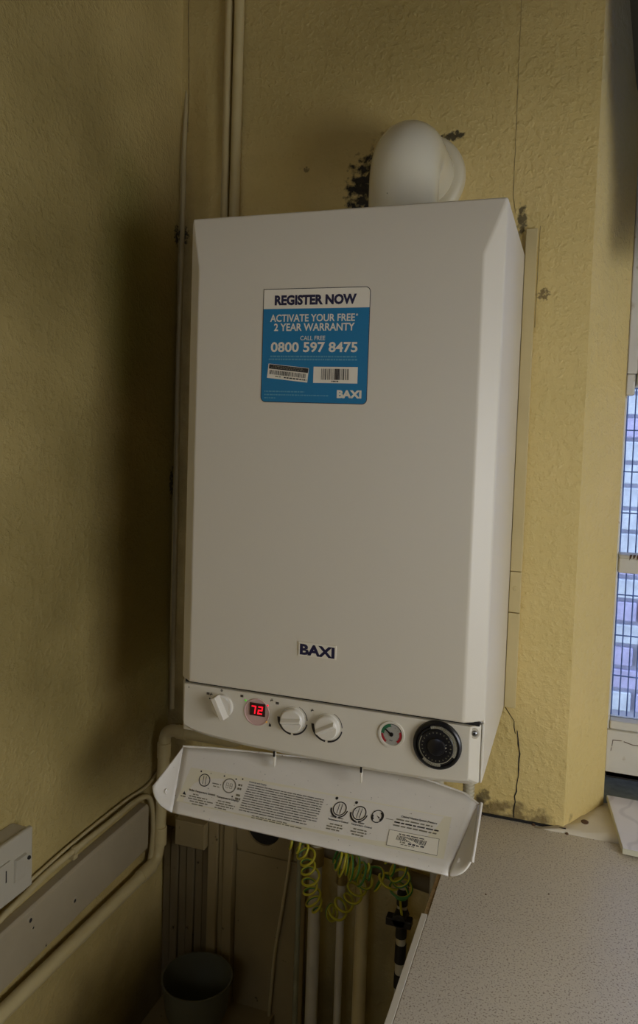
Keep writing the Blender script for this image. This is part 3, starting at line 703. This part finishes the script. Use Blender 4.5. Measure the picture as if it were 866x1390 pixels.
# ------------------------------------------------------------ flue elbow and collar
fl = thing('flue_elbow', 'glossy white flue elbow rising behind the boiler top into the wall', 'flue', (.274,-.12,0))
FX, FYc, FR = .2765, -.150, .0535
path = [V((FX,FYc,.001)), V((FX,FYc,.080))] + [V((FX, FYc+.057-.057*math.cos(a), .080+.057*math.sin(a))) for a in [i*PI/2/16 for i in range(1,17)]] + [V((FX,-.012,.137))]
MB().tube(path, FR, 'flue', 48).build('elbow', fl, smooth=50)
MB().tube([V((FX,FYc,.0005)), V((FX,FYc,.022))], FR+.004, 'flue', 48).build('socket', fl)
b = MB(); b.lathe([(0,.073),(.010,.0725),(.016,.069),(.018,.060),(.018,.052)], (.2745,-.0002,.135), (0,-1,0), 'collar', 56); b.build('wall_collar', fl, smooth=50)
MB().lathe([(0,.0008),(.001,.0008)], (FX-.012,FYc-FR,.05), (0,-1,0), 'greyink', 6).build('mark', fl)

# ------------------------------------------------------------ pipes
def pipe(name, pts, r_, m_, label, cat='pipe', parts=None, n=20):
    P = [V(p) for p in pts]; t_ = thing(name, label, cat, P[-1] if P[-1].z < P[0].z else P[0])
    MB().tube(P, r_, m_, n).build('tube', t_, smooth=50)
    for (q0, q1, rr, mm, nm) in (parts or []): MB().tube([V(q0), V(q1)], rr, mm, n).build(nm, t_, smooth=40, bevel=.0008)
    return t_
pipe('wall_pipe', [(-.0985,-.0085,CE-.001),(-.0985,-.0085,-.10)], .0075, 'pipe', 'slim painted pipe running up the wall, left of the pair above the boiler')
pipe('wall_pipe', [(-.0775,-.0105,CE-.001),(-.0775,-.0105,-.10)], .0095, 'pipe', 'thicker painted pipe running up the wall, right of the pair above the boiler')
pipe('corner_pipe', smoothpath([(-.190,.006,.36),(-.190,-.0025,.24),(-.1895,-.003,.1),(-.192,-.003,-.2),(-.190,-.003,-.5),(-.1895,-.003,-.86)]), .0045, 'cable', 'thin painted cable down the corner left of the boiler', 'cable')
# big condensate pipe: along the left wall, up, then into the back of the boiler
ly = [V((-.180,-1.6,-1.137)), V((-.180,-.10,-1.137))] + bend((-.180,-1,-1.137),(-.180,-.062,-1.135),(-.175,-.060,-1.0),.026) + bend((-.175,-.060,-1.0),(-.172,-.058,-.879),(-.10,-.060,-.879),.022) + bend((-.12,-.060,-.879),(-.022,-.060,-.879),(-.022,-.01,-.879),.022) + [V((-.022,-.001,-.879))]
t_ = thing('waste_pipe', 'thick cream waste pipe with elbows running along the left wall below the boiler', 'pipe', (-.18,-.2,-1.15))
MB().tube(ly, .0115, 'pipe', 22).build('tube', t_, smooth=60)
for q0, q1 in (((-.180,-.125,-1.137),(-.180,-.085,-1.137)),((-.1765,-.062,-1.105),(-.1762,-.062,-1.07)),((-.1735,-.059,-.935),(-.1730,-.059,-.905)),((-.145,-.060,-.879),(-.125,-.060,-.879))):
    MB().tube([V(q0),V(q1)], .0130, 'pipe', 22).build('socket', t_, bevel=.001)
# pipes hanging under the boiler
pipe('boiler_pipe', [(.354,-.060,-.77),(.354,-.060,-1.60)], .0085, 'pipe_white', 'cream pipe just left of the ribbed one beneath the boiler', parts=[((.354,-.06,-.80),(.354,-.06,-.83),.012,'pipe_white','coupling')])
t_ = pipe('boiler_pipe', [(.404,-.060,-.77),(.404,-.060,-.956)], .0085, 'pipe_white', 'cream ribbed pipe at the right end beneath the boiler')
for k in range(6): MB().tube([V((.404,-.060,-.868-.006*k)),V((.404,-.060,-.871-.006*k))], .0098, 'pipe_white', 18).build('rib', t_)
pipe('boiler_pipe', [(.110,-.060,-.77),(.110,-.060,-1.75)], .0048, 'copper', 'thinnest dull green pipe, leftmost of those under the boiler')
pipe('boiler_pipe', [(.141,-.060,-.77),(.141,-.060,-1.75)], .0112, 'pipe_white', 'whitish blotched pipe beside the thin green pipe', parts=[((.141,-.06,-1.04),(.141,-.06,-1.075),.0145,'brass','coupling')])
pipe('boiler_pipe', [(.190,-.060,-.77),(.190,-.060,-1.75)], .0068, 'pipe_white', 'narrow pipe left of the thick cream pipe in the middle', parts=[((.19,-.06,-1.07),(.19,-.06,-1.10),.0095,'brass','coupling')])
pipe('boiler_pipe', [(.229,-.060,-.77),(.229,-.060,-1.75)], .0118, 'pipe', 'thick cream pipe down the middle of the gap', parts=[((.229,-.06,-1.02),(.229,-.06,-1.05),.0150,'pipe_white','coupling')])
t_ = pipe('gas_pipe', [(.300,-.060,-.77),(.300,-.060,-1.75)], .0085, 'pipe_white', 'taped pipe with a black tap nearest the worktop')
for z0, z1 in ((-1.082,-1.112),(-1.148,-1.170),(-1.182,-1.215),(-1.235,-1.26)): MB().tube([V((.3003,-.0603,z0)),V((.2997,-.0597,z1))], .0098, 'tape', 14).build('tape_band', t_)
b = MB(); b.box((.277,-.085,-1.139),(.321,-.067,-1.125),'tape'); b.lathe([(0,.013),(.030,.013)], (.300,-.085,-1.129), (0,1,0), 'tape', 8); b.build('tap', t_, bevel=.002)
# dark horizontal manifold pipe behind the coils
pipe('cross_pipe', [(.115,-.035,-1.055),(.36,-.035,-1.085)], .013, 'darkwood', 'dark pipe crossing behind the hanging pipes')

# dark cavity furniture against the back wall below the boiler
t_ = thing('boarding', 'grimy vertical boards in the corner below the boiler', 'boarding', (-.145,-.005,FL))
for k in range(6):
    xx = -.196+k*.0178
    MB().box((xx,-.012-.003*(k % 2),FL+.001),(xx+.0160,-.0005,-1.10),'darkwood').build('plank', t_, bevel=.0012)
tag(MB().box((-.1565,-.040,-1.112),(-.0925,-.0005,-1.062),'wood').build('wooden_block', bevel=.002), 'short painted timber block above the grimy boards', 'block')
t_ = thing('upright_trim', 'pale upright timber trim in the gap below the boiler', 'trim', (-.064,-.02,FL))
for x0, x1, d in ((-.0915,-.0715,.026),(-.0705,-.0605,.020),(-.0595,-.0400,.024)):
    MB().box((x0,-d,FL+.001),(x1,-.0005,-.99),'wood').build('moulding', t_, bevel=.002)
t_ = thing('access_panel', 'plain painted access panel with a round black hole behind the pipes', 'panel', (.017,-.01,FL))
b = MB(); n = 28; cx, cz, rr = .017, -1.060, .034
vs = [( -.039,-.010,-.99),(.076,-.010,-.99),(.076,-.010,-1.112),(-.039,-.010,-1.112)]
ring = [(cx+rr*math.cos(2*PI*i/n+PI/4*3), -.010, cz+rr*math.sin(2*PI*i/n+PI/4*3)) for i in range(n)]
def edge(i):
    a = 2*PI*i/n+PI/4*3; dx, dz = math.cos(a), math.sin(a)
    k = min(((.076-cx)/dx if dx > 1e-6 else 9), ((-.039-cx)/dx if dx < -1e-6 else 9), ((-.99-cz)/dz if dz > 1e-6 else 9), ((-1.112-cz)/dz if dz < -1e-6 else 9))
    return (cx+dx*k, -.010, cz+dz*k)
outer_ = [edge(i) for i in range(n)]
b.loft([[V(p_) + V((0,.0095,0)) for p_ in outer_], [V(p_) for p_ in outer_], [V(p_) for p_ in ring], [V(p_)+V((0,.0093,0)) for p_ in ring]], 'wood', False, False)
b.build('upper_board', t_, smooth=0)
MB().lathe([(0,rr+.001),(.004,rr+.001)], (cx,-.0003,cz), (0,-1,0), 'dark_matt', 32).build('hole', t_)
MB().box((-.039,-.0085,FL+.001),(.105,-.0005,-1.1145),'wood').build('lower_board', t_, bevel=.0015)
tag(MB().tube(smoothpath([(.078,-.016,-1.05),(.073,-.016,-1.12),(.060,-.016,-1.22),(.048,-.016,-1.32),(.035,-.016,-1.55)]), .0032, 'cable', 8).build('loose_cable', smooth=60), 'thin cable slanting down the access panel', 'cable')
# bowl rim at the bottom
t_ = thing('bowl', 'dull green-grey bowl at the bottom of the gap', 'bowl', (-.062,-.115,-1.42))
MB().box((-.175,-.22,-1.44),(.05,-.002,-1.42),'wood').build('shelf_bracket', None, bevel=.002)
sh = bpy.data.objects['shelf_bracket']; sh.name = 'small_shelf'; tag(sh, 'small timber shelf carrying the bowl in the gap', 'shelf')
MB().lathe([(0,.025),(.004,.035),(.06,.056),(.115,.063),(.119,.065),(.119,.062),(.06,.053),(.006,.03)], (-.062,-.115,-1.4195), (0,0,1), 'bucket', 40).build('body', t_, smooth=50)

# ------------------------------------------------------------ earth wires (coiled)
def coil(pts, rad, turns, label, r_=.0022, squash=.75, ph=0, tail=None):
    P = smoothpath(pts, 40); n = len(P); out = []
    N_ = turns*22
    for i in range(N_+1):
        t_ = i/N_*(n-1); k = min(int(t_), n-2); c = P[k].lerp(P[k+1], t_-k)
        T = (P[min(k+1, n-1)]-P[max(k-1,0)]).normalized(); a_ = T.cross(V((0,1,0))).normalized(); b_ = T.cross(a_)
        an = 2*PI*turns*i/N_+ph; rr = rad*(1+.18*math.sin(i*.13+ph))*min(1, i/14+.15, (N_-i)/14+.15)
        out.append(c + a_*math.cos(an)*rr + b_*math.sin(an)*rr*squash + T*math.sin(an)*rr*.35)
    if tail: out = [V(p) for p in tail[0]] + out + [V(p) for p in tail[1]]
    return tag(MB().tube(out, r_, 'yellow', 10, 'greenw', .05).build('earth_wire', smooth=60), label, 'wire', 'coiled earth wires under the boiler')
coil([(.103,-.095,-1.02),(.130,-.095,-1.036),(.141,-.095,-1.07),(.146,-.095,-1.11),(.163,-.095,-1.138)], .014, 9, 'green and yellow wire coiled round the whitish blotched pipe')
coil([(.250,-.095,-1.055),(.232,-.095,-1.075),(.214,-.095,-1.105),(.190,-.095,-1.132),(.178,-.095,-1.137)], .014, 7, 'green and yellow wire, lowest coil right of the blotched pipe', ph=1)
coil([(.190,-.105,-1.03),(.205,-.105,-1.036),(.225,-.105,-1.040),(.250,-.105,-1.052)], .019, 7, 'green and yellow wire looping round the top of the thick cream pipe', ph=2)
coil([(.245,-.10,-1.03),(.262,-.10,-1.055),(.275,-.10,-1.060),(.285,-.10,-1.04)], .018, 3, 'green and yellow wire in open loops right of the thick cream pipe', ph=.5)
coil([(.278,-.10,-1.02),(.300,-.10,-1.032),(.306,-.10,-1.055),(.300,-.10,-1.075)], .016, 5, 'green and yellow wire wound above the black tap', ph=3, tail=([], [(.300,-.082,-1.09),(.304,-.08,-1.12)]))

# ------------------------------------------------------------ left wall: board, pipe clips, cables, switch
t_ = thing('mounting_board', 'painted board with screw holes fixed low on the left wall', 'board', (-.19,-.30,-1.11))
b = MB(); prof = [(-.2,-1.012),(-.182,-1.012),(-.180,-1.016),(-.180,-1.091),(-.182,-1.094),(-.2,-1.094)]
bo = [(-.1995,-1.010),(-.184,-1.010),(-.180,-1.014),(-.180,-1.0930),(-.182,-1.0955),(-.1995,-1.0955)]
loops = [[V((x, y, z + dz)) for x, z in bo] for y, dz in ((-.098,0),(-.30,-.004),(-.48,-.012),(-1.7,-.02))]
b.loft(loops, 'board'); b.build('plank', t_, bevel=.0012)
for (y, z, r_) in ((-.317,-1.0685,.0055),(-.421,-1.037,.0065),(-.415,-1.052,.0035),(-.386,-1.098,.003)):
    b = MB(); b.lathe([(0,r_*1.3),(.0012,r_),(.0012,r_*.6),(.0002,r_*.5)], (-.1805,y,z), (1,0,0), 'board', 14); b.lathe([(.0004,r_*.5),(.0009,r_*.5)], (-.1805,y,z), (1,0,0), 'dark_matt', 10); b.build('screw_hole', t_)
cab = smoothpath([(-.184,-1.5,-1.012),(-.184,-.60,-1.004),(-.186,-.46,-1.000),(-.188,-.38,-.992),(-.188,-.31,-.990),(-.190,-.21,-.992),(-.190,-.13,-.992),(-.186,-.095,-.998),(-.184,-.082,-1.02),(-.184,-.076,-1.06),(-.184,-.078,-1.10),(-.186,-.080,-1.13)], 8)
tag(MB().tube(cab, .0050, 'cable', 12).build('painted_cable', smooth=60), 'thicker painted cable looping over the mounting board end', 'cable')
cab = smoothpath([(-.190,-1.5,-.998),(-.193,-.60,-.994),(-.194,-.44,-.990),(-.1945,-.31,-.982),(-.195,-.16,-.980),(-.195,-.08,-.984),(-.195,-.03,-.965),(-.196,-.012,-.93)], 8)
tag(MB().tube(cab, .0028, 'cable', 10).build('painted_cable', smooth=60), 'thin painted cable along the wall just above the thicker cable', 'cable')
b = MB(); b.lathe([(-.004,.0065),(.006,.0065)], (-.188,-.31,-.990), (0,1,0), 'cable', 10); b.box((-.197,-.316,-1.004),(-.184,-.305,-.996),'cable')
tag(b.build('cable_clip', bevel=.001), 'small round clip holding the painted cables', 'clip')
t_ = thing('switched_spur', 'white switched fuse outlet box on the left wall at the frame edge', 'switch', (-.18,-.51,-.97))
b = MB(); b.box((-.1995,-.581,-.968),(-.172,-.439,-.884),'spur'); b.build('back_box', t_, bevel=.002)
b = MB(); b.box((-.1718,-.583,-.970),(-.1640,-.437,-.882),'spur'); fp = b.build('face_plate', t_, bevel=.003, seg=3)
b = MB(); b.hexa([(-.1642,-.476,-.947),(-.1642,-.453,-.947),(-.1642,-.453,-.913),(-.1642,-.476,-.913)], [(-.1620,-.4750,-.946),(-.1620,-.4540,-.946),(-.1590,-.4540,-.914),(-.1590,-.4750,-.914)], 'spur'); b.build('rocker', fp, bevel=.0008)
b = MB(); b.box((-.1645,-.5130,-.9480),(-.1615,-.4850,-.9080),'spur'); b.box((-.1618,-.4945,-.935),(-.1610,-.4925,-.918),'dark_matt'); b.build('fuse_holder', fp, bevel=.0006)
screw(-.1640,-.4460,-.9245,.0028,fp,(1,0,0),'dark'); screw(-.1640,-.5740,-.9245,.0028,fp,(1,0,0),'dark')

# ------------------------------------------------------------ worktop, cabinet, tile
WZ = -.957
t_ = thing('worktop', 'grey-beige speckled laminate worktop with a chipped left edge', 'worktop', (1.3,-.33,WZ-.038))
b = MB(); b.box((.3865,-.640,WZ-.0012),(1.596,-.002,WZ),'laminate'); b.build('laminate_sheet', t_, bevel=.0006)
b = MB(); b.box((.3805,-.640,WZ-.038),(1.596,-.002,WZ-.0014),'chip'); b.build('core', t_)
b = MB(); b.box((.3775,-.640,WZ-.038),(.3858,-.311,WZ+.0004),'strip'); b.build('edge_strip', t_, bevel=.0006)
b = MB(); b.box((.3772,-.642,WZ-.038),(1.596,-.640,WZ+.0002),'strip'); b.build('front_strip', t_, bevel=.0006)
t_ = thing('base_cabinet', 'plain kitchen cabinet under the speckled worktop', 'cabinet', (.75,-.3,FL))
b = MB(); b.box((.400,-.60,FL+.10),(.418,-.004,WZ-.0385),'cabinet'); b.box((1.38,-.60,FL+.10),(1.398,-.004,WZ-.0385),'cabinet'); b.box((.4185,-.60,FL+.10),(1.3795,-.01,FL+.118),'cabinet'); b.box((.42,-.54,FL),(1.37,-.52,FL+.099),'cabinet'); b.build('carcass', t_)
for x in (.402,.9005):
    d_ = MB().box((x,-.620,FL+.11),(x+.4955,-.6015,WZ-.045),'cabinet').build('door', t_, bevel=.002)
    MB().tube([V((x+.42,-.640,WZ-.10)),V((x+.42,-.640,WZ-.20))], .005, 'steel', 10).build('handle', d_)
b = MB()
A = [V((.6455,-.050,-.9535)),V((.765,-.0545,-.9535)),V((.760,.112,-.9450)),V((.6270,.1165,-.9450))]
up = V((0,0,.0085)); b.hexa(A, [q+up for q in A], 'tile_edge')
B_ = [q+up+V((0,0,.0001)) for q in A]; c_ = sum(B_, V())/4; B_ = [q+(c_-q).normalized()*.0012 for q in B_]
b.hexa(B_, [q+V((0,0,.0009)) for q in B_], 'tile')
tag(b.build('ceramic_tile', bevel=.0006), 'loose white marbled tile lying over the sill edge and worktop', 'tile')
# crumbs of filler where worktop meets wall
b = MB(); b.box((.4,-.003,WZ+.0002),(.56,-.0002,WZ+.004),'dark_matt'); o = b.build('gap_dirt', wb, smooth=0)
for (x, y, s_, lb) in ((.420,-.006,.004,'dark crumb of dirt against the wall just right of the open flap'),(.508,-.004,.0035,'dark lump of dirt against the wall right of the crack'),
        (.562,-.013,.003,'small dark crumb where the sill plaster meets the worktop'),(.54,-.20,.0014,'lone dark speck out on the worktop, right one'),(.455,-.235,.0014,'lone dark speck out on the worktop near the flap corner')):
    tag(MB().lathe([(0,s_),(s_*.5,s_*.8),(s_*.9,s_*.2)], (x,y,WZ+.0003), (0,0,1), 'rust', 7).build('crumb', smooth=0), lb, 'crumb')
t_ = thing('cable_trunking', 'flat painted cable trunking down the wall along the right side of the boiler', 'trunking', (.45,-.006,-.75))
for z0, z1 in ((-.5265,.040),(-.5965,-.5275),(-.760,-.5975)):
    MB().box((.4508,-.009,z0),(.4695,-.0004,z1),'trunk').build('section', t_, bevel=.0012)
MB().lathe([(0,.0035),(.001,.003)], (.4600,-.009,-.556), (0,-1,0), 'trunk', 12).build('fixing', t_)

# ------------------------------------------------------------ lift everything so that the floor is z=0
for o in list(C.objects):
    if o.parent is None and o.type in ('MESH', 'EMPTY'): o.location.z += LIFT
